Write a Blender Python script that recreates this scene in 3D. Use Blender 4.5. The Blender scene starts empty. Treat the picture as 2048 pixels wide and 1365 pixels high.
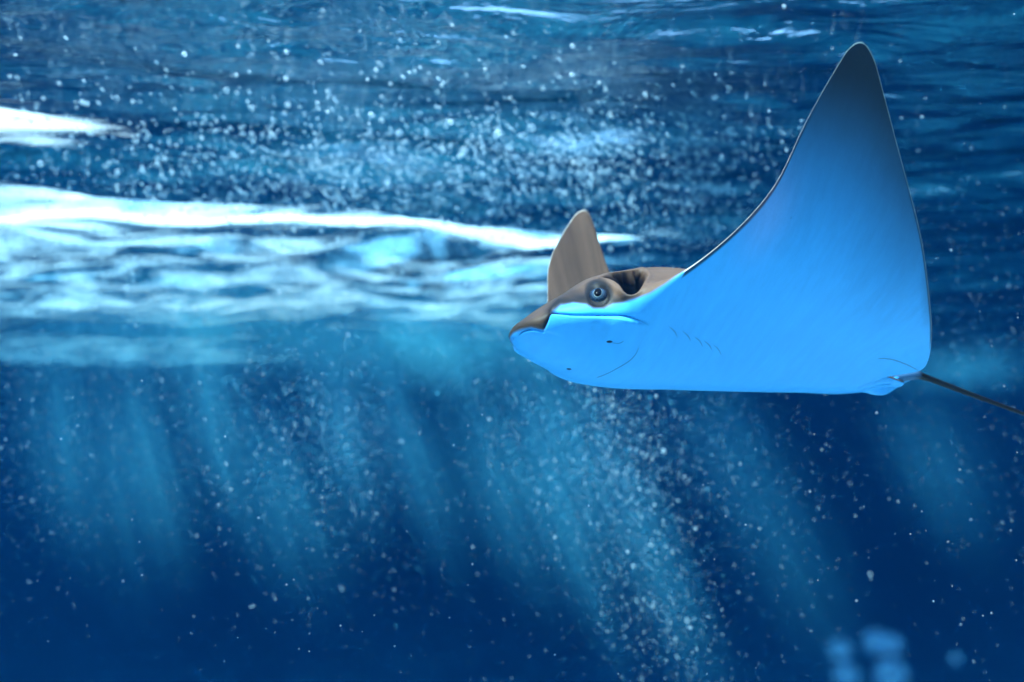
import bpy, math, random
import numpy as np
from mathutils import Vector, Matrix

scene = bpy.context.scene
rng = np.random.default_rng(7)
random.seed(7)

# ---------------------------------------------------------------- camera
FPX, CX, CY, HORIZON = 2300.0, 1024.0, 682.5, 880.0        # focal length and horizon in photo pixels (2048 wide)
PITCH = math.atan((HORIZON - CY) / FPX)
cam_data = bpy.data.cameras.new('camera')
cam = bpy.data.objects.new('camera', cam_data)
scene.collection.objects.link(cam)
cam.location = (0, 0, 0)
cam.rotation_euler = (math.pi / 2 + PITCH, 0, 0)
cam_data.sensor_width = 36.0
cam_data.lens = FPX / 2048.0 * 36.0
cam_data.clip_start = 0.02
cam_data.clip_end = 500.0
cam_data.dof.use_dof = True
cam_data.dof.focus_distance = 1.74
cam_data.dof.aperture_fstop = 2.6
scene.camera = cam

# ---------------------------------------------------------------- sky and sun
SUN_EL, SUN_AZ = math.radians(56), math.radians(-128)       # azimuth from +Y towards +X
world = bpy.data.worlds.new('World')
scene.world = world
world.use_nodes = True
wn = world.node_tree
sky = wn.nodes.new('ShaderNodeTexSky')
sky.sky_type = 'NISHITA'
sky.sun_disc = False
sky.sun_elevation = SUN_EL
sky.sun_rotation = SUN_AZ
wn.nodes['Background'].inputs['Strength'].default_value = 0.15
wn.links.new(sky.outputs[0], wn.nodes['Background'].inputs['Color'])
sun_data = bpy.data.lights.new('sun', 'SUN')
sun_data.energy = 4.0
sun_data.angle = math.radians(0.5)
sun_data.color = (1.0, 0.95, 0.88)
sun = bpy.data.objects.new('sun', sun_data)
scene.collection.objects.link(sun)
SUN = Vector((math.cos(SUN_EL) * math.sin(SUN_AZ), math.cos(SUN_EL) * math.cos(SUN_AZ), math.sin(SUN_EL)))
sun.rotation_euler = SUN.to_track_quat('Z', 'Y').to_euler()
sun.location = (0, 0, 20)

vs = scene.view_settings
vs.view_transform = 'Standard'
vs.look = 'None'
vs.gamma = 1.0
vs.use_curve_mapping = False
vs.exposure = 2.55
scene.render.engine = 'CYCLES'
cy = scene.cycles
cy.use_denoising = True
cy.max_bounces = 6
cy.diffuse_bounces = 2
cy.glossy_bounces = 3
cy.transmission_bounces = 4
cy.adaptive_threshold = 0.03
cy.volume_step_rate = 1.5
cy.volume_bounces = 1
cy.transparent_max_bounces = 48
cy.sample_clamp_indirect = 4.0

# ---------------------------------------------------------------- helpers
def project(P):
    c, s = math.cos(PITCH), math.sin(PITCH)
    d = P[:, 1] * c + P[:, 2] * s
    u = -P[:, 1] * s + P[:, 2] * c
    return np.c_[CX + FPX * P[:, 0] / d, CY - FPX * u / d]

def ray_dir(px, py):
    dx, dz = (px - CX) / FPX, -(py - CY) / FPX
    c, s = math.cos(PITCH), math.sin(PITCH)
    return np.array([dx, c - dz * s, s + dz * c])

def at(px, py, depth):                                     # a point at a given world Y
    d = ray_dir(px, py)
    return d * (depth / d[1])

def link(name, me, mat, parent=None, smooth=True):
    o = bpy.data.objects.new(name, me)
    scene.collection.objects.link(o)
    if mat and not me.materials:
        me.materials.append(mat)
    if smooth:
        me.polygons.foreach_set('use_smooth', [True] * len(me.polygons))
    if parent:
        o.parent = parent
    return o

def mesh(name, V, Fc):
    me = bpy.data.meshes.new(name)
    me.from_pydata([tuple(map(float, v)) for v in V], [], [tuple(map(int, f)) for f in Fc])
    me.update()
    return me

def material(name):
    m = bpy.data.materials.new(name)
    m.use_nodes = True
    nt = m.node_tree
    for n in list(nt.nodes):
        nt.nodes.remove(n)
    out = nt.nodes.new('ShaderNodeOutputMaterial')
    return m, nt, out

def N(nt, kind, **kw):
    n = nt.nodes.new(kind)
    for k, v in kw.items():
        if k.startswith('i_'):
            n.inputs[k[2:].replace('_', ' ')].default_value = v
        else:
            setattr(n, k, v)
    return n

def smooth01(t):
    t = np.clip(t, 0, 1)
    return t * t * (3 - 2 * t)

def catmull(P, n=24):
    P = np.asarray(P, float)
    P = np.vstack([2 * P[0] - P[1], P, 2 * P[-1] - P[-2]])
    o = []
    t = np.linspace(0, 1, n, endpoint=False)[:, None]
    for i in range(1, len(P) - 2):
        a, b, c, d = P[i - 1:i + 3]
        o.append(.5 * (2 * b + (c - a) * t + (2 * a - 5 * b + 4 * c - d) * t * t + (3 * b - a - 3 * c + d) * t ** 3))
    return np.vstack(o + [P[-2:-1]])

def poly_sd(Q, poly):                                      # signed distance to a polygon, inside positive
    poly = np.asarray(poly, float)
    A, B = poly, np.roll(poly, -1, 0)
    d = np.full(len(Q), 1e9)
    ins = np.zeros(len(Q), bool)
    for a, b in zip(A, B):
        ab = b - a
        t = np.clip(((Q - a) @ ab) / (ab @ ab + 1e-12), 0, 1)
        d = np.minimum(d, np.linalg.norm(Q - a - t[:, None] * ab, axis=1))
        if a[1] != b[1]:
            c = ((a[1] > Q[:, 1]) != (b[1] > Q[:, 1])) & (Q[:, 0] < (b[0] - a[0]) * (Q[:, 1] - a[1]) / (b[1] - a[1]) + a[0])
            ins ^= c
    return np.where(ins, d, -d)

def line_d(Q, line):                                       # distance to a polyline and position along it
    line = np.asarray(line, float)
    d = np.full(len(Q), 1e9)
    s = np.zeros(len(Q))
    side = np.zeros(len(Q))
    L = np.r_[0, np.cumsum(np.linalg.norm(np.diff(line, axis=0), axis=1))]
    for i in range(len(line) - 1):
        a, b = line[i], line[i + 1]
        ab = b - a
        t = np.clip(((Q - a) @ ab) / (ab @ ab + 1e-12), 0, 1)
        v = Q - a - t[:, None] * ab
        e = np.linalg.norm(v, axis=1)
        m = e < d
        d = np.where(m, e, d)
        s = np.where(m, (L[i] + t * (L[i + 1] - L[i])) / L[-1], s)
        side = np.where(m, ab[0] * v[:, 1] - ab[1] * v[:, 0], side)
    return d, s, np.sign(side)

# ---------------------------------------------------------------- water surface (seen from below)
H = 0.98                                                   # metres above the lens
def noise1(x, seed, oct=4):
    r = np.random.default_rng(seed)
    o = np.zeros_like(x)
    for k in range(oct):
        o += np.sin(x * (1.7 ** k) + r.uniform(0, 6.28)) / (1.5 ** k)
    return o

def lip(x):
    return 4.55 + 1.08 * smooth01((x + 3) / 6) + 0.035 * np.sin(2.3 * x + 1) + 0.012 * np.sin(7 * x)

def swell_amp(x):
    return 0.06 + 0.26 * smooth01((1.9 - x) / 2.6)

def swell_face(d):
    return np.interp(d, [0.30, 0.62, 1.1, 2.0, 3.4, 6.0], [1.0, 0.66, 0.30, -0.02, -0.06, 0.0])

def wave_height(x, y):
    z = np.zeros_like(x)
    r = np.random.default_rng(21)
    for k in range(46):                                    # wind ripples, crests mostly across the view
        lam = 0.16 * (1.085 ** k) 
        ang = r.normal(0, 0.42) + math.radians(8)
        kx, ky = math.sin(ang) * 6.283 / lam, math.cos(ang) * 6.283 / lam
        amp = 0.0042 * lam ** 0.85
        ph = r.uniform(0, 6.283)
        z += amp * np.sin(kx * x + ky * y + ph + 0.7 * np.sin(0.9 * x + ph) + 0.5 * np.sin(0.6 * y + 2 * ph))
    # a swell breaking the ceiling: a lip, a hollow behind it, then a face that drops towards the lens
    d = y - lip(x)
    amp = swell_amp(x)
    up = smooth01(d / 0.30)
    face = swell_face(d)
    z += amp * np.where(d < 0, 0, np.where(d < .30, up, face)) * np.where(d > 6, np.exp(-np.clip(d - 6, 0, None)), 1)
    near_sun = np.exp(-((x + 1.2) / 2.8) ** 2 - (np.clip(np.abs(y - 8) - 1.5, 0, None) / 3) ** 2)
    r = np.random.default_rng(5)
    for k in range(14):                                    # choppier water beyond the lip
        lam = r.uniform(.35, 1.1); ang = r.normal(.1, .35)
        z += near_sun * .016 * lam * np.sin((math.sin(ang) * x + math.cos(ang) * y) * 6.283 / lam + r.uniform(0, 6.28))
    for (cx_, cy_, sx_, sy_, h_) in ((-1.95, 3.75, .42, .20, .045), (-1.75, 4.12, .45, .18, .04), (-2.3, 3.45, .5, .2, .04)):
        z += h_ * np.exp(-((x - cx_) / sx_) ** 2 - ((y - cy_) / sy_) ** 2)
    return z

def axis(lo, hi, fine_lo, fine_hi, step, grow):
    a = list(np.arange(fine_lo, fine_hi, step))
    s = step
    while a[-1] < hi:
        s *= grow
        a.append(a[-1] + s)
    s = step
    while a[0] > lo:
        s *= grow
        a.insert(0, a[0] - s)
    return np.array(a)

gx = axis(-40, 40, -4.2, 4.4, 0.03, 1.07)
gy = axis(-40, 60, 1.6, 14.0, 0.03, 1.07)
X, Y = np.meshgrid(gx, gy, indexing='ij')
fade = np.exp(-(np.clip(np.abs(X) - 8, 0, None) + np.clip(Y - 20, 0, None) + np.clip(-Y, 0, None)) / 12)
Z = H + wave_height(X, Y) * fade
nx, ny = X.shape
idx = np.arange(nx * ny).reshape(nx, ny)
faces = np.stack([idx[:-1, :-1], idx[1:, :-1], idx[1:, 1:], idx[:-1, 1:]], -1).reshape(-1, 4)
m_water, nt, out = material('rippled_water')
geo = N(nt, 'ShaderNodeTexCoord')
mp = N(nt, 'ShaderNodeMapping')
mp.inputs['Scale'].default_value = (1.0, 2.2, 1.0)
nt.links.new(geo.outputs['Object'], mp.inputs[0])
n1 = N(nt, 'ShaderNodeTexNoise', i_Scale=3.2, i_Detail=4.0, i_Roughness=0.55, i_Distortion=0.6)
nt.links.new(mp.outputs[0], n1.inputs['Vector'])
bp = N(nt, 'ShaderNodeBump', i_Strength=0.40, i_Distance=0.05)
nt.links.new(n1.outputs[0], bp.inputs['Height'])
fr = N(nt, 'ShaderNodeFresnel', i_IOR=1.17)
nt.links.new(bp.outputs[0], fr.inputs['Normal'])
gl = N(nt, 'ShaderNodeBsdfGlossy', i_Roughness=0.06)
nt.links.new(bp.outputs[0], gl.inputs['Normal'])
# patchy tint added to cut daylight into shafts, in place of ripple focusing
mp2 = N(nt, 'ShaderNodeMapping')
mp2.inputs['Scale'].default_value = (1.0, 0.8, 1.0)
nt.links.new(geo.outputs['Object'], mp2.inputs[0])
n2 = N(nt, 'ShaderNodeTexNoise', i_Scale=0.9, i_Detail=3.0, i_Roughness=0.6, i_Distortion=1.2)
nt.links.new(mp2.outputs[0], n2.inputs['Vector'])
cr = N(nt, 'ShaderNodeValToRGB')
cr.color_ramp.elements[0].position = 0.44
cr.color_ramp.elements[0].color = (0.05, 0.07, 0.09, 1)
cr.color_ramp.elements[1].position = 0.6
cr.color_ramp.elements[1].color = (0.95, 0.98, 1.0, 1)
nt.links.new(n2.outputs[0], cr.inputs[0])
tr = N(nt, 'ShaderNodeBsdfTransparent')
nt.links.new(cr.outputs[0], tr.inputs['Color'])
mx = N(nt, 'ShaderNodeMixShader')
nt.links.new(fr.outputs[0], mx.inputs[0])
nt.links.new(tr.outputs[0], mx.inputs[1])
nt.links.new(gl.outputs[0], mx.inputs[2])
# surface glare painted as white translucent patches and streaks, strongest at left
fa = N(nt, 'ShaderNodeAttribute', attribute_name='glare')
mp3 = N(nt, 'ShaderNodeMapping')
mp3.inputs['Scale'].default_value = (0.55, 1.9, 1.0)
nt.links.new(geo.outputs['Object'], mp3.inputs[0])
n3 = N(nt, 'ShaderNodeTexNoise', i_Scale=3.6, i_Detail=6.0, i_Roughness=0.62, i_Distortion=1.1)
nt.links.new(mp3.outputs[0], n3.inputs['Vector'])
sub = N(nt, 'ShaderNodeMath', operation='ADD')
nt.links.new(n3.outputs[0], sub.inputs[0])
nt.links.new(fa.outputs['Fac'], sub.inputs[1])
fm_ = N(nt, 'ShaderNodeMapRange', i_From_Min=0.86, i_From_Max=1.26, i_To_Min=0.0, i_To_Max=0.9)
nt.links.new(sub.outputs[0], fm_.inputs[0])
tl0 = N(nt, 'ShaderNodeBsdfTranslucent')
tl0.inputs['Color'].default_value = (.92, .95, .97, 1)
mf = N(nt, 'ShaderNodeMixShader')
nt.links.new(fm_.outputs[0], mf.inputs[0])
nt.links.new(mx.outputs[0], mf.inputs[1])
nt.links.new(tl0.outputs[0], mf.inputs[2])
nt.links.new(mf.outputs[0], out.inputs['Surface'])
def glare_amount(x, y):
    d = y - lip(x)
    left = smooth01((0.9 - x) / 3.0)
    f = (left * .46 + .14 * smooth01((-.4 - x) / 1.2)) * smooth01(d / .35) * np.exp(-(np.clip(d - .3, 0, None) / 1.7) ** 2)
    f = np.maximum(f, .41 * smooth01((1.9 - x) / 2.0) * smooth01(d / .3) * np.exp(-(np.clip(d - 1.5, 0, None) / 4.0) ** 2))
    # where the falling face first shows below the lip
    dd = np.linspace(.3, 2.2, 96)[:, None]
    xs = np.linspace(-6, 6, 121)[None]
    zz = H + swell_amp(xs) * swell_face(dd)
    seen = zz < H / lip(xs) * (lip(xs) + dd)
    first = np.interp(x, xs[0], dd[seen.argmax(0), 0])
    f = f * (1 - .5 * np.exp(-((d - first - .24) / .12) ** 2) * smooth01((x + 2.4) / .8))
    f = np.maximum(f, smooth01((1.6 - x) / 1.0) * 1.0 * np.exp(-((d - first - .03) / .06) ** 2))
    f = np.maximum(f, .54 * smooth01((-1.05 - x) / .5) * np.exp(-((y - 3.85) / .45) ** 2))
    f = np.maximum(f, .42 * smooth01((2.2 - x) / 2.4) * smooth01((d - 1.2) / .6) * np.exp(-(np.clip(d - 3.5, 0, None) / 3.0) ** 2))
    f = np.maximum(f, .43 * np.exp(-(np.clip(np.abs(x + 4.6) - 1, 0, None) / 2.2) ** 2 - ((y - 13) / 4.0) ** 2))
    return f
me_w = mesh('water_surface', np.c_[X.ravel(), Y.ravel(), Z.ravel()], faces)
fat = me_w.attributes.new('glare', 'FLOAT', 'POINT')
fat.data.foreach_set('value', glare_amount(X, Y).ravel().astype(np.float32))
ws = link('water_surface', me_w, m_water)
ws['kind'] = 'structure'
ws['label'] = 'rippled water surface seen from below'

# ---------------------------------------------------------------- deep sea floor, with a near sand bank added to bounce light
sx = axis(-44, 44, -6, 6, 0.2, 1.15)
sy = axis(-44, 64, -3, 9, 0.2, 1.15)
SX, SY = np.meshgrid(sx, sy, indexing='ij')
edge = 2.75 + 0.25 * np.sin(SX * .9 + .4)                 # unseen pale bank added to light the belly from below, then the drop-off
SZ = -1.0 - 7.0 * smooth01((SY - edge) / 5.0) ** .8 + 0.04 * np.sin(SX * 1.7 + SY * 1.1) + 0.02 * np.sin(SX * 5.1 - SY * 3.3)
si = np.arange(SX.size).reshape(SX.shape)
sf = np.stack([si[:-1, :-1], si[1:, :-1], si[1:, 1:], si[:-1, 1:]], -1).reshape(-1, 4)
m_sand, nt, out = material('sand')
b = N(nt, 'ShaderNodeBsdfPrincipled', i_Roughness=0.95)
nz = N(nt, 'ShaderNodeTexNoise', i_Scale=4.0, i_Detail=6.0)
c2 = N(nt, 'ShaderNodeValToRGB')
c2.color_ramp.elements[0].color = (0.62, 0.60, 0.55, 1)
c2.color_ramp.elements[1].color = (0.82, 0.80, 0.76, 1)
nt.links.new(nz.outputs[0], c2.inputs[0])
nt.links.new(c2.outputs[0], b.inputs['Base Color'])
nt.links.new(b.outputs[0], out.inputs['Surface'])
sb = link('seabed_bounce_bank', mesh('seabed_bounce_bank', np.c_[SX.ravel(), SY.ravel(), SZ.ravel()], sf), m_sand)
sb['kind'] = 'structure'
sb['label'] = 'deep sea floor with an unseen sand bank added to bounce light'

# ---------------------------------------------------------------- the blue water itself
x0, x1, y0, y1, z0, z1 = -60, 60, -60, 90, -9.0, H + 0.6
hv = [(x, y, z) for x in (x0, x1) for y in (y0, y1) for z in (z0, z1)]
hf = [(0, 1, 3, 2), (4, 6, 7, 5), (0, 4, 5, 1), (2, 3, 7, 6), (0, 2, 6, 4), (1, 5, 7, 3)]
m_haze, nt, out = material('blue_water')
pv = N(nt, 'ShaderNodeVolumePrincipled')
pv.inputs['Color'].default_value = (0.0016, 0.025, 0.068, 1)
pv.inputs['Absorption Color'].default_value = (0.0, 0.25, 0.40, 1)
pv.inputs['Density'].default_value = 0.21
pv.inputs['Anisotropy'].default_value = 0.5
nt.links.new(pv.outputs[0], out.inputs['Volume'])
hz = link('haze', mesh('haze', hv, hf), m_haze, smooth=False)
hz['kind'] = 'stuff'
hz['label'] = 'clear blue water filling the whole scene'

# ---------------------------------------------------------------- the ray
POS = np.array([0.3154, 1.8799, 0.1348])
YPR = (0.4149, 0.0888, 0.1927)
B_NEAR, B_FAR = (0.1545, 1.009), (0.0574, 1.3144)
TW_NEAR, TW_FAR = (0.0809, 0.0469)

def pose(yaw, pitch, roll):
    h = np.array([-math.cos(yaw), -math.sin(yaw), 0]); l = np.array([math.sin(yaw), -math.cos(yaw), 0]); u = np.array([0, 0, 1.])
    h2 = h * math.cos(pitch) + u * math.sin(pitch); u2 = -h * math.sin(pitch) + u * math.cos(pitch)
    l3 = l * math.cos(roll) + u2 * math.sin(roll); u3 = -l * math.sin(roll) + u2 * math.cos(roll)
    return np.array([h2, l3, u3]).T
ROT = pose(*YPR)
to_world = lambda P: P @ ROT.T + POS
CAM_L = ROT.T @ (-POS)

# half outline: x forward, span along the wing, x of the rib's root on the midline
WING = [[0.2212, 0.1403], [0.1815, 0.1953], [0.1276, 0.2871], [0.084, 0.3773], [0.0693, 0.4666], [0.0146, 0.5898], [-0.0992, 0.4591], [-0.1749, 0.3651], [-0.245, 0.2705], [-0.3279, 0.1732], [-0.3936, 0.0758]]
FAR_D = {1: (.020, 0), 2: (.040, 0), 3: (.045, .012), 4: (.048, .022), 5: (.0, .040), 6: (.080, -.004), 7: (.082, 0), 8: (.05, 0)}
HEAD = [(.344, 0, .344), (.3425, .016, .340), (.335, .036, .331), (.318, .057, .314), (.294, .080, .292), (.268, .098, .269), (.240, .114, .246)]
ROOTX = [.225, .19, .14, .09, .045, .0, -.05, -.10, -.15, -.20, -.245]
REAR = [(-.352, .053, -.275), (-.308, .036, -.31), (-.366, .024, -.368), (-.412, .010, -.412)]

def outline(side):
    w = np.array(WING)
    if side < 0:
        for k, d in FAR_D.items():
            w[k] += d
    c = HEAD + [(w[i][0], w[i][1], ROOTX[i]) for i in range(len(w))] + REAR
    C = catmull(c, 20)
    C[:, 1] = np.clip(C[:, 1], 0, None)
    # smooth the long leading and trailing edges, keep the tip
    for lo, hi in ((8 * 20 - 6, 12 * 20 - 5), (12 * 20 + 6, 16 * 20 + 10)):
        for _ in range(90):
            C[lo + 1:hi - 1] = (C[lo:hi - 2] + 2 * C[lo + 1:hi - 1] + C[lo + 2:hi]) / 4
    return C

def bend(a, b0, b1):
    g = np.linspace(0, .75, 400)
    be = np.where(g < .05, b0 * g / .05, b0 + (b1 - b0) * smooth01((g - .05) / .40))
    y = np.r_[0, np.cumsum(np.cos(be[1:]) * np.diff(g))]
    z = np.r_[0, np.cumsum(np.sin(be[1:]) * np.diff(g))]
    return np.interp(a, g, y), np.interp(a, g, z), np.interp(a, g, be)

def tab(x, T):
    T = np.array(sorted(T))
    P = catmull(T, 16)
    return np.interp(x, P[:, 0], P[:, 1])

ZT = [(.344, .001), (.341, .009), (.333, .016), (.3233, .024), (.30, .043), (.26, .070), (.22, .090), (.147, .116), (.08, .132), (0, .134), (-.1, .108), (-.2, .072), (-.3, .034), (-.36, .014), (-.42, .005)]
ZB = [(.344, .001), (.341, .008), (.333, .015), (.323, .022), (.297, .034), (.2375, .050), (.145, .055), (.03, .045), (-.1, .035), (-.2, .027), (-.3, .018), (-.36, .008), (-.42, .003)]
WB = [(.36, .30), (.27, .26), (.22, .19), (.15, .14), (.05, .125), (-.05, .11), (-.15, .085), (-.3, .05), (-.42, .025)]
NJ = 72
def half(side):
    C = outline(side)
    n = len(C)
    phi = np.linspace(0, math.pi / 2, NJ + 1)
    k = np.arange(2 * NJ + 1)
    ph = np.where(k <= NJ, phi[np.minimum(k, NJ)], phi[np.minimum(2 * NJ - k, NJ)])
    sheet = np.where(k < NJ, -1., 1.)
    j = np.sin(ph)[None]
    e = np.cos(ph)[None]
    x = C[:, 2:3] + (C[:, 0:1] - C[:, 2:3]) * j
    a = C[:, 1:2] * j
    b0, b1 = B_NEAR if side > 0 else B_FAR
    y, z, be = bend(a, b0, b1)
    tw = TW_NEAR if side > 0 else TW_FAR
    z = z + tw * x * np.clip(a / .4, 0, 1) ** 2
    wb = tab(x, WB)
    G = np.exp(-(a / wb) ** 2.3)
    wing = 0.011 * np.clip(1 - a / .62, .12, 1) * smooth01((.27 - x) / .06) * (1 - .9 * smooth01((-.30 - x) / .10) * smooth01((.06 - a) / .03))
    T = np.where(sheet[None] > 0, tab(x, ZT) * G + wing, -(tab(x, ZB) * np.exp(-(a / (wb * 1.12)) ** 2.3) + wing * .7)) * e
    return np.stack([x, side * (y - np.sin(be) * T), z + np.cos(be) * T], -1), a, j

def grid_normals(P, side):
    du = np.gradient(P, axis=0)
    dv = np.gradient(P, axis=1)
    n = np.cross(du, dv) * side
    n /= np.linalg.norm(n, axis=-1, keepdims=True) + 1e-12
    return n

Pn, An, Jn = half(1)
Pf, Af, Jf = half(-1)
nr, nk = Pn.shape[:2]
Nn = grid_normals(Pn, 1)
ctr = np.array([0, .03, .01])
if np.mean(np.sum(Nn[30:120] * (Pn[30:120] - ctr), -1)) < 0:
    Nn = -Nn
Q = project(to_world(Pn.reshape(-1, 3)))
view = CAM_L - Pn.reshape(-1, 3)
view /= np.linalg.norm(view, axis=1, keepdims=True)
facing = np.sum(Nn.reshape(-1, 3) * view, 1)
vis = smooth01((facing + .10) / .25) * (Pn.reshape(-1, 3)[:, 0] > .02)
nf = Nn.reshape(-1, 3)
disp = np.zeros_like(nf)

SPIRACLE = catmull([(1203, 557), (1222, 548), (1250, 541), (1278, 540), (1293, 547), (1287, 566), (1276, 584), (1262, 590), (1250, 584), (1240, 571), (1224, 561), (1203, 557)], 8)
GROOVE = catmull([(1086, 664), (1092, 648), (1100, 631), (1112, 627), (1150, 630), (1195, 631), (1235, 632), (1262, 637), (1288, 645), (1306, 657)], 10)
LIP = catmull([(1036, 673), (1046, 664), (1065, 660), (1086, 664)], 10)
BROW = catmull([(1096, 640), (1112, 610), (1140, 590), (1170, 573), (1198, 564), (1222, 570), (1240, 584), (1256, 596), (1275, 594)], 10)
FACE = catmull([(1100, 630), (1116, 611), (1140, 596), (1180, 586), (1215, 588), (1240, 598), (1262, 606)], 8)

sd = poly_sd(Q, SPIRACLE)
hole = smooth01((sd + 1.5) / 9.0)
vis_s = smooth01((facing + .45) / .25) * (Pn.reshape(-1, 3)[:, 0] > .02) * (Pn.reshape(-1, 3)[:, 1] > .03)
disp += (hole * vis_s)[:, None] * (-nf * .012 + np.array([-.018, -.036, -.014]))
rim = np.exp(-((sd + 3.5) / 3.0) ** 2) * vis
disp += rim[:, None] * nf * .0022
d, s, sg = line_d(Q, GROOVE)
ends = smooth01(s / .04) * smooth01((1 - s) / .25)
disp -= (np.exp(-(d / 2.3) ** 2) * ends * vis)[:, None] * nf * .0050
below = (sg > 0) & (s > 0.001) & (s < .999)
disp += (below * smooth01((d - .5) / 5) * np.exp(-(d / 30) ** 2) * ends * vis)[:, None] * nf * .0042
above = (sg < 0) & (s > .001) & (s < .999)
disp -= (above * np.exp(-(d / 9) ** 2) * ends * vis)[:, None] * nf * .0018
d, s, sg = line_d(Q, LIP)
disp -= (np.exp(-(d / 2.2) ** 2) * smooth01(s / .15) * vis)[:, None] * nf * .0035
d, s, sg = line_d(Q, BROW)
disp += (np.exp(-(d / 6.0) ** 2) * smooth01(s / .1) * smooth01((1 - s) / .1) * vis)[:, None] * nf * .0035
EYE_PX = np.array([1197, 592.5])
re = np.linalg.norm((Q - EYE_PX) / np.array([1.0, 1.0]), axis=1)
disp -= (smooth01((24 - re) / 8) * vis)[:, None] * nf * .0030
disp = disp.reshape(nr, nk, 3)
disp[:, 0, 1] = 0
disp[:, -1, 1] = 0
Pn = Pn + disp
Pf = Pf + disp * np.array([1, -1, 1])

# colours of the skin, one per vertex (own markings, plus painted rim highlight and face shading)
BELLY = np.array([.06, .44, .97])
BACK = np.array([.175, .098, .063])
TIPC = np.array([.010, .015, .026])
def skin_colour(P, A, J, Nrm, near):
    sh = (P.shape[0] * P.shape[1])
    k = np.tile(np.arange(nk), P.shape[0])
    a, j = A.ravel(), np.broadcast_to(J, A.shape).ravel()
    x = P.reshape(-1, 3)[:, 0]
    dorsal = (k > NJ - 2).astype(float)
    te = np.repeat(np.arange(P.shape[0]) > len(HEAD) * 20 + 5 * 20, nk)
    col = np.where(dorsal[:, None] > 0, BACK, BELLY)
    col = np.where(((dorsal > 0) & (x < -.28))[:, None], np.array([.05, .045, .045]), col)
    sr = np.random.default_rng(3)                          # fine rays in the upper skin of the fins
    q = sr.normal(size=P.shape[0]); q = np.convolve(q, [.25, .5, .25], 'same') * .6 + np.convolve(sr.normal(size=P.shape[0]), np.ones(9) / 9, 'same') * 1.2
    streaks = 1 + .20 * np.repeat(q, nk) * smooth01((a - .10) / .1)
    col = np.where(dorsal[:, None] > 0, col * np.clip(streaks, .6, 1.4)[:, None], col)
    col = np.where((dorsal * smooth01((a - .3) / .2))[:, None] > 0, col * ((1 - .32 * smooth01((a - .30) / .22)) * (1 - .35 * smooth01((j - .9) / .09) * te))[:, None], col)
    # grey wing tip and trailing margin on the underside
    ven = (k <= NJ)
    w = smooth01((a - .19 + .07 * smooth01((x + .0) / -.2)) / .37) ** 1.15
    w = np.maximum(w, .55 * smooth01((j - .86) / .14) * te * smooth01((a - .14) / .14))
    w = np.maximum(w, .9 * smooth01((j - np.where(te, .978, .948)) / np.where(te, .012, .025)) * smooth01((a - .13) / .05))
    col = np.where(ven[:, None], col * (1 - w[:, None]) + TIPC * w[:, None], col)
    rim = smooth01((j - .9965) / .0015) * smooth01((a - .12) / .05)          # edge highlight painted as a pale line along the fin
    rim = rim * np.where(te, .45, 1.0)
    col = col * (1 - rim[:, None]) + np.array([.62, .56, .50]) * rim[:, None]
    rose = np.exp(-((a - .33) / .06) ** 2) * np.exp(-((x - .085) / .035) ** 2) * ven
    col = col + rose[:, None] * np.array([.10, .03, .02])
    return col

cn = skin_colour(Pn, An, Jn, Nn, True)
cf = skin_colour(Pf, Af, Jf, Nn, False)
# face: where brown back meets pale belly, taken in the near half and mirrored
xx = Pn.reshape(-1, 3)[:, 0]
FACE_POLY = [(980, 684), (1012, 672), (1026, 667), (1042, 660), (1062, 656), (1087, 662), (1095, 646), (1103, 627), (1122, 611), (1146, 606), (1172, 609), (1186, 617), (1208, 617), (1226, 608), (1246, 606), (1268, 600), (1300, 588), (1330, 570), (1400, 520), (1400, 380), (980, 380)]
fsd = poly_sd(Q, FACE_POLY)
wf = smooth01((fsd + 4) / 9)
head_zone = (xx > .17) & (vis > .15)
cn = np.where(head_zone[:, None], BELLY * (1 - wf[:, None]) + BACK * wf[:, None], cn)
zone_f = (head_zone.reshape(nr, nk))
cf = np.where(zone_f.ravel()[:, None], BELLY * (1 - wf[:, None]) + BACK * wf[:, None], cf)
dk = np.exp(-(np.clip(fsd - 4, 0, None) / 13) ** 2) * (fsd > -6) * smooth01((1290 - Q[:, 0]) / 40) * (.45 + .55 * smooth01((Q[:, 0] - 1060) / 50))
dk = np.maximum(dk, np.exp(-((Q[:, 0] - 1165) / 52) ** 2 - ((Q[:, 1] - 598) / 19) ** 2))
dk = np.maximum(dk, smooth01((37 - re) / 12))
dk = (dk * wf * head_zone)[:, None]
SHADE = np.array([.011, .009, .009])  # dark shading painted round the eye, below the brow and snout
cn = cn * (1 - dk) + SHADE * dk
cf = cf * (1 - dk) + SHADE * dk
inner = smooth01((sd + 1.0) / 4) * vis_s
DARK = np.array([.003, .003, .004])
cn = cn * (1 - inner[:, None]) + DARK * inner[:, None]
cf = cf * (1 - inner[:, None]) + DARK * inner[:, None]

V = [Pn.reshape(-1, 3)]
COL = [cn]
gi = np.arange(nr * nk).reshape(nr, nk)
F1 = np.stack([gi[:-1, :-1], gi[1:, :-1], gi[1:, 1:], gi[:-1, 1:]], -1).reshape(-1, 4)
fi = np.zeros((nr, nk), int)
fi[:, 0] = gi[:, 0]
fi[:, -1] = gi[:, -1]
fi[0, :] = gi[0, :]
fi[1:, 1:-1] = nr * nk + np.arange((nr - 1) * (nk - 2)).reshape(nr - 1, nk - 2)
V.append(Pf[1:, 1:-1].reshape(-1, 3))
COL.append(cf.reshape(nr, nk, 3)[1:, 1:-1].reshape(-1, 3))
F2 = np.stack([fi[:-1, :-1], fi[:-1, 1:], fi[1:, 1:], fi[1:, :-1]], -1).reshape(-1, 4)
FACES = [F1, F2]
count = sum(len(v) for v in V)

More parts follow.
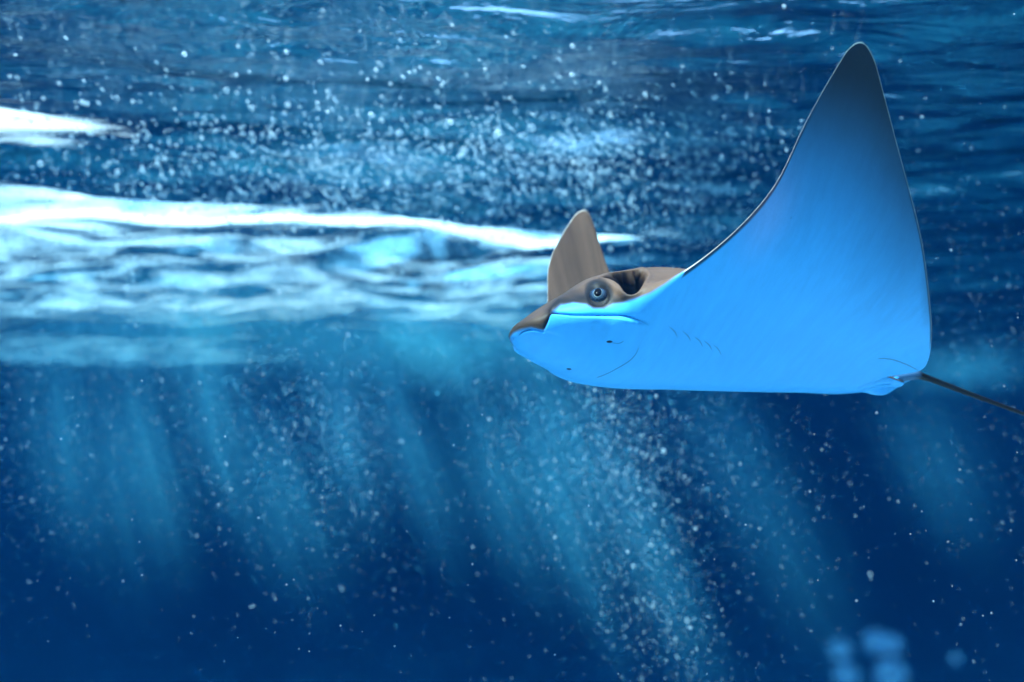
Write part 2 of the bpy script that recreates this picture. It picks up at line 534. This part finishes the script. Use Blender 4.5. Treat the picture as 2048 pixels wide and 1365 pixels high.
def add_tube(path, radii, colour, seg=14, flat=1.0):
    global count
    path = np.asarray(path, float)
    t = np.gradient(path, axis=0)
    t /= np.linalg.norm(t, axis=1, keepdims=True)
    up = np.array([0, 0, 1.])
    s = np.cross(t, up); s /= np.linalg.norm(s, axis=1, keepdims=True)
    u = np.cross(s, t)
    th = np.linspace(0, 2 * math.pi, seg, endpoint=False)
    r = np.asarray(radii)[:, None, None]
    ring = path[:, None] + r * (np.cos(th)[None, :, None] * s[:, None] + flat * np.sin(th)[None, :, None] * u[:, None])
    n = len(path)
    g = count + np.arange(n * seg).reshape(n, seg)
    g2 = np.roll(g, -1, 1)
    V.append(ring.reshape(-1, 3))
    COL.append(np.repeat(np.asarray(colour)[None] if np.ndim(colour) == 1 else colour, seg if np.ndim(colour) > 1 else n * seg, axis=0))
    FACES.append(np.stack([g[:-1], g2[:-1], g2[1:], g[1:]], -1).reshape(-1, 4))
    count += n * seg

def local_at(px, py, yloc):
    d = ROT.T @ ray_dir(px, py)
    t = (yloc - CAM_L[1]) / d[1]
    return CAM_L + t * d

tp = [(-.30, 0, .012), (-.36, 0, .004), local_at(1822, 750, .004), local_at(1853, 756, .004), local_at(1920, 781, .006), local_at(1985, 805, .010), local_at(2050, 829, .016), local_at(2120, 852, .024), local_at(2230, 880, .035)]
tail = catmull(tp, 14)
tl = np.linspace(0, 1, len(tail))
tr_ = np.interp(tl, [0, .12, .25, .38, .6, 1], [.019, .015, .0095, .0055, .0040, .0022])
pale = smooth01((.34 - tl) / .12)[:, None]
tcol = pale * np.array([.06, .15, .30]) + (1 - pale) * np.array([.004, .0035, .004])
add_tube(tail, tr_, tcol)

def add_fin(path_root, path_edge, thick, colour):
    """a thin fin between a root curve and a free edge"""
    global count
    A = catmull(path_root, 8); B = catmull(path_edge, 8)
    A, B = [np.stack([np.interp(np.linspace(0, 1, 25), np.linspace(0, 1, len(C)), C[:, q]) for q in range(3)], 1) for C in (A, B)]
    nA = len(A); M = 10
    t = np.linspace(0, 1, M)[None, :, None]
    S = A[:, None] * (1 - t) + B[:, None] * t
    nrm = np.cross(np.gradient(S, axis=0), np.gradient(S, axis=1))
    nrm /= np.linalg.norm(nrm, axis=-1, keepdims=True) + 1e-9
    th = thick * np.sqrt(np.clip(1 - t ** 2, 0, 1)) + .0004
    top, bot = S + nrm * th, S - nrm * th
    for P, flip in ((top, 0), (bot, 1)):
        g = count + np.arange(nA * M).reshape(nA, M)
        f = np.stack([g[:-1, :-1], g[1:, :-1], g[1:, 1:], g[:-1, 1:]], -1).reshape(-1, 4)
        FACES.append(f[:, ::-1] if flip else f)
        V.append(P.reshape(-1, 3))
        COL.append(np.repeat(np.asarray(colour)[None], nA * M, 0))
        count += nA * M

FIN_EDGE = [local_at(px, py, -.034) for px, py in ((1690, 782), (1728, 785), (1750, 790), (1770, 790), (1788, 780), (1806, 768), (1822, 760))]
for sd_ in (-1, 1):                                        # pelvic fins beside the tail root
    add_fin([(-.27, sd_ * .012, -.004), (-.32, sd_ * .012, -.002), (-.375, sd_ * .006, .002)],
            [p * (np.array([1, 1, 1]) if sd_ < 0 else np.array([1, -.35, 1])) + (0 if sd_ < 0 else np.array([.035, 0, .002])) for p in FIN_EDGE], .0035, BELLY)

VV = np.vstack(V)
me = bpy.data.meshes.new('body')
me.from_pydata(VV.tolist(), [], np.vstack(FACES).tolist())
ca = me.color_attributes.new('skin', 'FLOAT_COLOR', 'POINT')
ca.data.foreach_set('color', np.c_[np.vstack(COL), np.ones(len(VV))].astype(np.float32).ravel())
me.validate()
me.update()

m_skin, nt, out = material('ray_skin')
b = N(nt, 'ShaderNodeBsdfPrincipled', i_Roughness=0.5)
b.inputs['Specular IOR Level'].default_value = 0.22
at_ = N(nt, 'ShaderNodeVertexColor', layer_name='skin')
tc = N(nt, 'ShaderNodeTexCoord')
nz = N(nt, 'ShaderNodeTexNoise', i_Scale=38.0, i_Detail=6.0, i_Roughness=0.65)
mpn = N(nt, 'ShaderNodeMapping')
mpn.inputs['Scale'].default_value = (2.2, .5, .5)
nt.links.new(tc.outputs['Object'], mpn.inputs[0])
nt.links.new(mpn.outputs[0], nz.inputs['Vector'])
rmp = N(nt, 'ShaderNodeMapRange', i_From_Min=0.3, i_From_Max=0.7, i_To_Min=0.93, i_To_Max=1.06)
nt.links.new(nz.outputs[0], rmp.inputs[0])
mul = N(nt, 'ShaderNodeVectorMath', operation='SCALE')
nt.links.new(at_.outputs[0], mul.inputs[0])
nt.links.new(rmp.outputs[0], mul.inputs['Scale'])
# small freckles
vo = N(nt, 'ShaderNodeTexVoronoi', i_Scale=42.0)
nt.links.new(tc.outputs['Object'], vo.inputs['Vector'])
fk = N(nt, 'ShaderNodeMapRange', i_From_Min=0.02, i_From_Max=0.09, i_To_Min=0.55, i_To_Max=1.0)
nt.links.new(vo.outputs['Distance'], fk.inputs[0])
sel = N(nt, 'ShaderNodeMath', operation='GREATER_THAN')
sel.inputs[1].default_value = 0.93
sp = N(nt, 'ShaderNodeSeparateColor')
nt.links.new(vo.outputs['Color'], sp.inputs[0])
nt.links.new(sp.outputs[0], sel.inputs[0])
fm = N(nt, 'ShaderNodeMix', data_type='FLOAT')
fm.inputs[2].default_value = 1.0
nt.links.new(sel.outputs[0], fm.inputs[0])
nt.links.new(fk.outputs[0], fm.inputs[3])
mul2 = N(nt, 'ShaderNodeVectorMath', operation='SCALE')
nt.links.new(mul.outputs[0], mul2.inputs[0])
nt.links.new(fm.outputs[0], mul2.inputs['Scale'])
nt.links.new(mul2.outputs[0], b.inputs['Base Color'])
nb = N(nt, 'ShaderNodeTexNoise', i_Scale=260.0, i_Detail=3.0)
nt.links.new(tc.outputs['Object'], nb.inputs['Vector'])
bmp = N(nt, 'ShaderNodeBump', i_Strength=0.12, i_Distance=0.002)
nt.links.new(nb.outputs[0], bmp.inputs['Height'])
nt.links.new(bmp.outputs[0], b.inputs['Normal'])
nt.links.new(b.outputs[0], out.inputs['Surface'])

ray = bpy.data.objects.new('cownose_ray', None)
scene.collection.objects.link(ray)
ray.empty_display_size = 0.1
M4 = Matrix([list(ROT[i]) + [POS[i]] for i in range(3)] + [[0, 0, 0, 1]])
ray.matrix_world = M4
ray['label'] = 'brown-backed ray with bright blue belly swimming with both wings raised'
ray['category'] = 'ray'
body = link('body', me, m_skin, ray)

# points of the finished skin, for setting eyes, nostrils and slits on it
nv = len(me.vertices)
co = np.empty(nv * 3); me.vertices.foreach_get('co', co); co = co.reshape(-1, 3)
no = np.empty(nv * 3); me.vertex_normals.foreach_get('vector', no); no = no.reshape(-1, 3)
vw = CAM_L - co
vw /= np.linalg.norm(vw, axis=1, keepdims=True)
if np.mean(np.sum(no * vw, 1)[:nr * nk] > 0) < .3:
    no = -no
fac = np.sum(no * vw, 1)
PX = project(to_world(co))
dist = np.linalg.norm(CAM_L - co, axis=1)
def on_skin(px, py):
    d = np.linalg.norm(PX - np.array([px, py]), axis=1)
    d = np.where(fac > .03, d, 1e9)
    i = np.argsort(d)[:12]
    near = dist[i].min()
    i = i[dist[i] < near + .05][:6]
    w = 1 / (d[i] + .3) ** 2
    w /= w.sum()
    n = (no[i] * w[:, None]).sum(0)
    # slide along the line of sight so that the point keeps its pixel
    p = (co[i] * w[:, None]).sum(0)
    r = ROT.T @ ray_dir(px, py); r /= np.linalg.norm(r)
    n /= np.linalg.norm(n)
    t = ((p - CAM_L) @ n) / (r @ n)
    return CAM_L + r * t, n

def plain(name, col, rough=.5, spec=.3):
    m, nt, out = material(name)
    b = N(nt, 'ShaderNodeBsdfPrincipled', i_Roughness=rough)
    b.inputs['Specular IOR Level'].default_value = spec
    nz = N(nt, 'ShaderNodeTexNoise', i_Scale=180.0, i_Detail=3.0)
    r = N(nt, 'ShaderNodeValToRGB')
    r.color_ramp.elements[0].color = tuple(c * .75 for c in col) + (1,)
    r.color_ramp.elements[1].color = tuple(min(1, c * 1.2) for c in col) + (1,)
    nt.links.new(nz.outputs[0], r.inputs[0])
    nt.links.new(r.outputs[0], b.inputs['Base Color'])
    nt.links.new(b.outputs[0], out.inputs['Surface'])
    return m
m_slit = plain('dark_slit', (.02, .035, .07), .6)
m_gill = plain('gill_slit', (.03, .12, .28), .6)
m_eye = plain('eye_ball', (.008, .016, .034), .2, .5)
m_iris = plain('iris', (.035, .065, .11), .2, .6)
m_ring = plain('iris_ring', (.26, .32, .34), .3, .4)
m_pupil = plain('pupil', (.003, .003, .004), .12, .10)

def slit(name, pts, w, lift=.0006, mat=m_slit):
    """a narrow dark strip lying on the skin, pointed at both ends"""
    pts = catmull(pts, 10)
    PP, NN = zip(*[on_skin(*q) for q in pts])
    PP, NN = np.array(PP), np.array(NN)
    for _ in range(3):
        PP[1:-1] = (PP[:-2] + 2 * PP[1:-1] + PP[2:]) / 4
        NN[1:-1] = (NN[:-2] + 2 * NN[1:-1] + NN[2:]) / 4
    NN /= np.linalg.norm(NN, axis=1, keepdims=True)
    t = np.gradient(PP, axis=0); t /= np.linalg.norm(t, axis=1, keepdims=True)
    s = np.cross(t, NN)
    q = np.linspace(0, 1, len(PP))
    ww = (w * (.25 + .75 * np.sin(math.pi * q) ** .6))[:, None]
    rows = [PP - s * ww - NN * .001, PP + NN * lift, PP + s * ww - NN * .001, PP - NN * .002]
    VVs = np.stack(rows, 1).reshape(-1, 3)
    n = len(PP)
    g = np.arange(n * 4).reshape(n, 4); g2 = np.roll(g, -1, 1)
    Fq = np.stack([g[:-1], g2[:-1], g2[1:], g[1:]], -1).reshape(-1, 4)
    return link(name, mesh(name, VVs, Fq), mat, ray)

def blob(name, p, n, up, rx, ry, rz, mat, parent, seg=24, rings=14):
    """a flattened ball whose flat axis follows the skin normal"""
    n = n / np.linalg.norm(n)
    u = up - n * (up @ n); u /= np.linalg.norm(u)
    s = np.cross(u, n)
    Vb, Fb = [], []
    for i in range(rings + 1):
        la = math.pi * i / rings
        for k in range(seg):
            lo = 2 * math.pi * k / seg
            Vb.append(p + s * rx * math.sin(la) * math.cos(lo) + u * ry * math.sin(la) * math.sin(lo) + n * rz * math.cos(la))
    for i in range(rings):
        for k in range(seg):
            Fb.append((i * seg + k, (i + 1) * seg + k, (i + 1) * seg + (k + 1) % seg, i * seg + (k + 1) % seg))
    return link(name, mesh(name, Vb, Fb), mat, parent)

pe, ne = on_skin(*EYE_PX)
ne = ne + .35 * (CAM_L - pe) / np.linalg.norm(CAM_L - pe); ne /= np.linalg.norm(ne)
UP = np.array([0, 0, 1.])
for sd_ in (1, -1):
    f = np.array([1, sd_, 1.])
    p_, n_ = pe * f, ne * f
    c = p_ - n_ * .0008
    eye = blob('eye', c, n_, UP, .0150, .0158, .0090, m_eye, ray)
    # iris, pale ring and pupil stand proud of the ball, one on the other
    blob('iris', c + n_ * .0046, n_, UP, .0108, .0118, .0052, m_iris, eye)
    blob('iris_ring', c + n_ * .0070, n_, UP, .0072, .0094, .0038, m_ring, eye)
    blob('pupil', c + n_ * .0086, n_, UP, .0060, .0083, .0032, m_pupil, eye)

for (px, py, ang) in ((1219, 684, 5), (1138, 738.5, 28)):
    p_, n_ = on_skin(px, py)
    blob('nostril', p_ - n_ * .0006, n_, np.array([.2, .3, 1.]), .0048, .0024, .0018, m_slit, ray)
slit('nasal_fold', [(1224, 686), (1238, 687), (1247, 683)], .0006)
slit('jaw_fold_shade', GROOVE[4::9], .0009)  # crease shade laid into the groove as a dark strip
slit('snout_fold_shade', LIP[1:-6:6], .0008)  # shade of the snout crease, added as a dark strip
slit('fin_overlap_shadow', [(1757, 717), (1782, 719), (1812, 729), (1838, 742)], .0022)  # shadow where the fin overlaps the tail root, drawn as a strip
slit('mouth', [(1277, 696), (1272, 708), (1258, 723), (1238, 735), (1214, 748), (1194, 755)], .0010)
for k, (gx_, gy_) in enumerate([(1352, 667), (1379, 676), (1403, 687), (1422, 695), (1440, 703)]):
    slit('gill_slit', [(gx_ - 14, gy_ - 13), (gx_ - 3, gy_ - 4), (gx_ + 2, gy_ + 7)], .0012, mat=m_gill)

# ---------------------------------------------------------------- bubbles and specks
def bubble_material(name, col, alpha_lo, alpha_hi, attr=None):
    m, nt, out = material(name)
    b = N(nt, 'ShaderNodeBsdfPrincipled', i_Roughness=0.35)
    b.inputs['Base Color'].default_value = (*col, 1)
    t = N(nt, 'ShaderNodeBsdfTransparent')
    tl_ = N(nt, 'ShaderNodeBsdfTranslucent')
    tl_.inputs['Color'].default_value = (*col, 1)
    half_ = N(nt, 'ShaderNodeMixShader')
    half_.inputs[0].default_value = 0.5
    nt.links.new(b.outputs[0], half_.inputs[1])
    nt.links.new(tl_.outputs[0], half_.inputs[2])
    lw = N(nt, 'ShaderNodeLayerWeight', i_Blend=0.45)
    r = N(nt, 'ShaderNodeMapRange', i_From_Min=0.1, i_From_Max=0.9, i_To_Min=alpha_lo, i_To_Max=alpha_hi)
    nt.links.new(lw.outputs['Facing'], r.inputs[0])
    fac_ = r.outputs[0]
    if attr:
        a = N(nt, 'ShaderNodeAttribute', attribute_name=attr)
        mu = N(nt, 'ShaderNodeMath', operation='MULTIPLY')
        nt.links.new(fac_, mu.inputs[0])
        nt.links.new(a.outputs['Fac'], mu.inputs[1])
        fac_ = mu.outputs[0]
    mx = N(nt, 'ShaderNodeMixShader')
    nt.links.new(fac_, mx.inputs[0])
    nt.links.new(t.outputs[0], mx.inputs[1])
    nt.links.new(half_.outputs[0], mx.inputs[2])
    nt.links.new(mx.outputs[0], out.inputs['Surface'])
    return m

m_bubble = bubble_material('bubble_film', (.80, .92, 1.0), .3, .9)
m_speck = bubble_material('speck', (.75, .90, 1.0), .5, 1.0, 'veil')

def ball(rings, seg):
    Vb, Fb = [(0, 0, 1)], []
    for i in range(1, rings):
        la = math.pi * i / rings
        for k in range(seg):
            lo = 2 * math.pi * k / seg
            Vb.append((math.sin(la) * math.cos(lo), math.sin(la) * math.sin(lo), math.cos(la)))
    Vb.append((0, 0, -1))
    last = len(Vb) - 1
    for k in range(seg):
        Fb.append((0, 1 + k, 1 + (k + 1) % seg))
        Fb.append((last, last - seg + (k + 1) % seg, last - seg + k))
    for i in range(rings - 2):
        for k in range(seg):
            p0 = 1 + i * seg
            Fb.append((p0 + k, p0 + seg + k, p0 + seg + (k + 1) % seg, p0 + (k + 1) % seg))
    return np.array(Vb), Fb

cloud = []                                                 # x, y, z, radius, veil, stretch
def spread(px, py, depth, spx, spy, sdepth, n, rad, veil, slant=0.0, stretch=1.0):
    """a drifting cloud of specks around one place in the water"""
    c = at(px, py, depth)
    k = depth / FPX
    for _ in range(int(n * 1.8)):
        u, v, w = rng.normal(), rng.normal(), rng.normal()
        dz = -v * spy * k
        p = c + np.array([u * spx * k + v * slant * spy * k, w * sdepth, dz])
        if p[2] > H - .03 + .1 * 0 or p[1] < 2.35:
            continue
        cloud.append((*p, .58 * rad * rng.lognormal(0, .32), min(1, (.62 if py < 600 else .42) * veil * rng.lognormal(0, .6)), stretch if rng.random() < .5 else 1.0))

# swarm right under the surface, then shafts that sink along the light, then thin drift everywhere
spread(760, 320, 3.7, 330, 70, .45, 1700, .0058, 1.3, 0, 1.9)
spread(1120, 270, 3.6, 210, 75, .4, 1500, .0058, 1.4, 0, 1.8)
spread(350, 250, 3.5, 240, 60, .4, 700, .0052, 1.1, 0, 1.5)
spread(1330, 420, 3.9, 120, 70, .5, 600, .0054, .9)
spread(300, 500, 4.4, 380, 90, .6, 900, .006, 1.0)
spread(1230, 880, 3.4, 55, 110, .35, 420, .0052, .38, .28)
spread(1290, 1150, 3.3, 60, 140, .35, 520, .0048, .30, .28)
spread(1400, 900, 3.6, 130, 130, .5, 520, .005, .26, .3)
spread(1060, 900, 3.6, 70, 120, .5, 320, .005, .26, .22)
spread(700, 860, 3.6, 60, 90, .4, 320, .005, .28, .16)
spread(540, 950, 3.4, 130, 110, .5, 360, .0048, .25, .15)
spread(80, 930, 3.3, 70, 130, .5, 360, .0048, .32, .12)
spread(200, 760, 3.6, 260, 110, .5, 420, .005, .32, .1)
spread(1950, 560, 3.8, 110, 220, .5, 420, .0044, .25, .1)
spread(1930, 900, 3.6, 100, 160, .5, 260, .0044, .2, .1)
spread(950, 1080, 3.6, 520, 180, .8, 700, .004, .18, .15)
spread(1024, 700, 3.4, 800, 420, .6, 900, .003, .4)
for _ in range(420):                                       # fine dust near the plane of focus
    dp = rng.uniform(1.35, 2.6)
    p = at(rng.uniform(-60, 2110), rng.uniform(-40, 1400), dp)
    if p[2] < H - .05 and not (abs(dp - 1.85) < .5 and 1000 < CX + FPX * p[0] / dp < 1900 and p[2] > .05):
        cloud.append((*p, rng.uniform(.0006, .0013), rng.uniform(.4, 1), 1.0))
cloud = np.array(cloud)
mist = []                                                  # fine bubbles in plumes, tinted and placed to add light-shaft glow
def plume(px, py, depth, spx, spy, sdepth, n, rad, veil, slant=0.0):
    n, veil = int(n * 1.5), veil * .6
    rad = rad * .68
    spx, spy = spx * 1.15, spy * 1.12
    c = at(px, py, depth)
    k = depth / FPX
    g = rng.normal(size=(n, 3))
    P = c + np.c_[g[:, 0] * spx * k - g[:, 1] * slant * spy * k, g[:, 2] * sdepth, g[:, 1] * spy * k]
    ok = (P[:, 2] < H - .02) & (P[:, 1] > 2.6)
    r = rad * rng.lognormal(0, .3, n)
    v = np.clip(veil * rng.lognormal(0, .5, n), 0, 1)
    mist.append(np.c_[P, r, v][ok])
plume(500, 640, 4.6, 420, 70, .5, 9000, .0050, .10)
plume(1050, 690, 4.4, 160, 90, .4, 5200, .0050, .13, .15)
plume(1170, 860, 4.2, 80, 90, .4, 4200, .0048, .14, .3)
plume(1260, 1060, 4.1, 75, 160, .4, 3600, .0046, .09, .3)
plume(1420, 880, 4.3, 130, 90, .4, 2600, .0046, .07, .3)
plume(680, 820, 4.2, 55, 75, .35, 2600, .0048, .13, .15)
plume(740, 960, 4.2, 80, 90, .35, 1800, .0046, .08, .25)
plume(400, 740, 4.2, 60, 110, .35, 2600, .0048, .11, .12)
plume(470, 900, 4.1, 90, 90, .35, 1800, .0046, .07, .2)
plume(110, 780, 4.1, 110, 90, .4, 2600, .0046, .10, .1)
plume(120, 960, 4.0, 90, 90, .4, 1600, .0045, .06, .15)
plume(1900, 720, 4.8, 110, 28, .4, 1500, .0050, .09)
plume(1950, 860, 4.4, 110, 110, .4, 1500, .0046, .05, .2)
plume(800, 330, 4.0, 420, 80, .3, 7000, .0044, .11)
mist = np.vstack(mist)
size = cloud[:, 3] / np.linalg.norm(cloud[:, :3], axis=1) * (.4 + cloud[:, 4])
pr_ = project(cloud[:, :3])
infr = (pr_[:, 0] > 10) & (pr_[:, 0] < 2038) & (pr_[:, 1] > 10) & (pr_[:, 1] < 1355)
order = np.argsort(-(size * infr))
single, rest = order[:280], order[280:]

sv, sfc = ball(4, 7)
streak = np.array([.80, .12, -.59]); streak /= np.linalg.norm(streak)
Vs, Fs, At = [], [], []
base = 0
for i in rest:
    x, y, z, r, veil, st = cloud[i]
    q = sv * r
    q = q + np.outer(q @ streak, streak) * (st - 1)
    Vs.append(q + (x, y, z))
    Fs += [tuple(base + v for v in f) for f in sfc]
    At += [veil] * len(sv)
    base += len(sv)
octa = np.array([(1, 0, 0), (-1, 0, 0), (0, 1, 0), (0, -1, 0), (0, 0, 1), (0, 0, -1)], float)
of = np.array([(0, 2, 4), (2, 1, 4), (1, 3, 4), (3, 0, 4), (2, 0, 5), (1, 2, 5), (3, 1, 5), (0, 3, 5)])
MV = (mist[:, None, :3] + octa[None] * mist[:, None, 3:4]).reshape(-1, 3)
MF = (of[None] + 6 * np.arange(len(mist))[:, None, None]).reshape(-1, 3)
mm = bpy.data.meshes.new('shaft_glow_mist')
mm.from_pydata(MV.tolist(), [], MF.tolist())
mm.update()
am = mm.attributes.new('veil', 'FLOAT', 'POINT')
am.data.foreach_set('value', np.repeat(mist[:, 4], 6).astype(np.float32))
m_mist = bubble_material('shaft_glow_mist_film', (.20, .72, .96), .8, 1.0, 'veil')
fog = link('shaft_glow_mist', mm, m_mist)
fog['kind'] = 'stuff'
fog['label'] = 'fine blue bubble mist shaped as light-shaft glow below the surface'
ms = bpy.data.meshes.new('suspended_specks')
ms.from_pydata(np.vstack(Vs).tolist(), [], Fs)
ms.update()
aa = ms.attributes.new('veil', 'FLOAT', 'POINT')
aa.data.foreach_set('value', np.array(At, np.float32))
specks = link('suspended_specks', ms, m_speck)
specks['kind'] = 'stuff'
specks['label'] = 'tiny pale specks and bubbles drifting through the blue water'

bv, bf_ = ball(10, 16)
bm_ = mesh('air_bubble', bv, bf_)
proto = link('air_bubble', bm_, m_bubble)
for n_, i in enumerate(single):
    o = proto if n_ == 0 else proto.copy()
    if n_:
        scene.collection.objects.link(o)
    o.location = cloud[i, :3]
    r = cloud[i, 3]
    o.scale = (r, r, r * .92)
    o['label'] = 'small round pale air bubble drifting in the blue water'
    o['category'] = 'bubble'
    o['group'] = 'small air bubbles drifting in the water'
m_big = bubble_material('large_bubble_film', (.12, .5, .85), .3, .5)
for (px, py, dp, r) in ((1680, 1300, .62, .0055), (1752, 1284, .62, .0062), (1785, 1289, .62, .0052), (1692, 1352, .60, .0062), (1782, 1350, .60, .0078), (1911, 1317, .66, .0030)):
    me_b = bm_.copy()
    me_b.materials.clear()
    o = link('large_air_bubble', me_b, m_big)
    o.location = at(px, py, dp)
    o.scale = (r, r, r * .9)
    o['label'] = 'large blurred blue bubble in the dark deep water below the tail'
    o['category'] = 'bubble'
    o['group'] = 'large blurred bubbles below the tail'

# light shafts and glow shaped as soft scattering ellipsoids, tilted by hand
m_veil, nt, out = material('shaft_veil')
tcv = N(nt, 'ShaderNodeTexCoord')
grd = N(nt, 'ShaderNodeTexGradient', gradient_type='QUADRATIC_SPHERE')
nt.links.new(tcv.outputs['Object'], grd.inputs[0])
mpv = N(nt, 'ShaderNodeMapping')
mpv.inputs['Scale'].default_value = (4.2, 2.4, 0.35)
nt.links.new(tcv.outputs['Object'], mpv.inputs[0])
nvz = N(nt, 'ShaderNodeTexNoise', i_Scale=1.3, i_Detail=2.0)
nt.links.new(mpv.outputs[0], nvz.inputs['Vector'])
rv = N(nt, 'ShaderNodeMapRange', i_From_Min=0.32, i_From_Max=0.68, i_To_Min=0.15, i_To_Max=1.0)
nt.links.new(nvz.outputs[0], rv.inputs[0])
ov = N(nt, 'ShaderNodeObjectInfo')
mu1 = N(nt, 'ShaderNodeMath', operation='MULTIPLY')
nt.links.new(grd.outputs['Fac'], mu1.inputs[0])
nt.links.new(rv.outputs[0], mu1.inputs[1])
mu2 = N(nt, 'ShaderNodeMath', operation='MULTIPLY')
nt.links.new(mu1.outputs[0], mu2.inputs[0])
nt.links.new(ov.outputs['Alpha'], mu2.inputs[1])
mu3 = N(nt, 'ShaderNodeMath', operation='MULTIPLY')
mu3.inputs[1].default_value = 4.2
nt.links.new(mu2.outputs[0], mu3.inputs[0])
vs_ = N(nt, 'ShaderNodeVolumeScatter')
vs_.inputs['Color'].default_value = (.10, .60, .95, 1)
vs_.inputs['Anisotropy'].default_value = 0.0
nt.links.new(mu3.outputs[0], vs_.inputs['Density'])
nt.links.new(vs_.outputs[0], out.inputs['Volume'])
vb, vf = ball(10, 16)
veil_mesh = mesh('shaft_veil', vb, vf)
for (px, py, dp, wx, wy, wd, tilt, dens) in (
        (1120, 870, 4.3, 150, 300, .42, 14, .80), (1290, 1080, 4.2, 150, 400, .40, 14, .50), (1450, 880, 4.5, 190, 260, .42, 16, .40),
        (690, 860, 4.3, 120, 250, .38, 9, .75), (420, 790, 4.3, 140, 300, .38, 7, .70), (130, 850, 4.2, 170, 290, .4, 5, .55),
        (960, 690, 4.6, 360, 140, .5, 4, .8), (420, 650, 4.9, 600, 140, .55, 2, .95), (900, 330, 4.0, 640, 130, .40, 0, .38),
        (560, 1000, 4.1, 260, 260, .42, 12, .30), (1000, 960, 4.2, 200, 300, .42, 14, .40), (250, 1000, 4.0, 220, 260, .4, 8, .26), (1560, 1060, 4.4, 240, 330, .45, 16, .24), (760, 690, 4.7, 440, 140, .5, 4, .75), (820, 900, 4.2, 130, 300, .4, 13, .5), (300, 900, 4.1, 130, 300, .4, 10, .5), (1130, 1050, 4.1, 120, 330, .4, 14, .4), (1930, 740, 4.9, 240, 80, .4, 0, .45), (1880, 930, 4.4, 200, 240, .42, 14, .28)):
    o = link('shaft_veil', veil_mesh, m_veil, smooth=False)
    o.location = at(px, py, dp)
    k = dp / FPX
    tall = wy > 200
    o.scale = (wx * k * (.72 if tall else 1), wd, wy * k * (1.28 if tall else 1))
    o.rotation_euler = (0, math.radians(-(tilt * 1.4 + 4 if tall else tilt)), 0)
    o.color = (1, 1, 1, dens)
    o['kind'] = 'stuff'
    o['label'] = 'soft blue veil shaped as light shafts and glow below the surface'
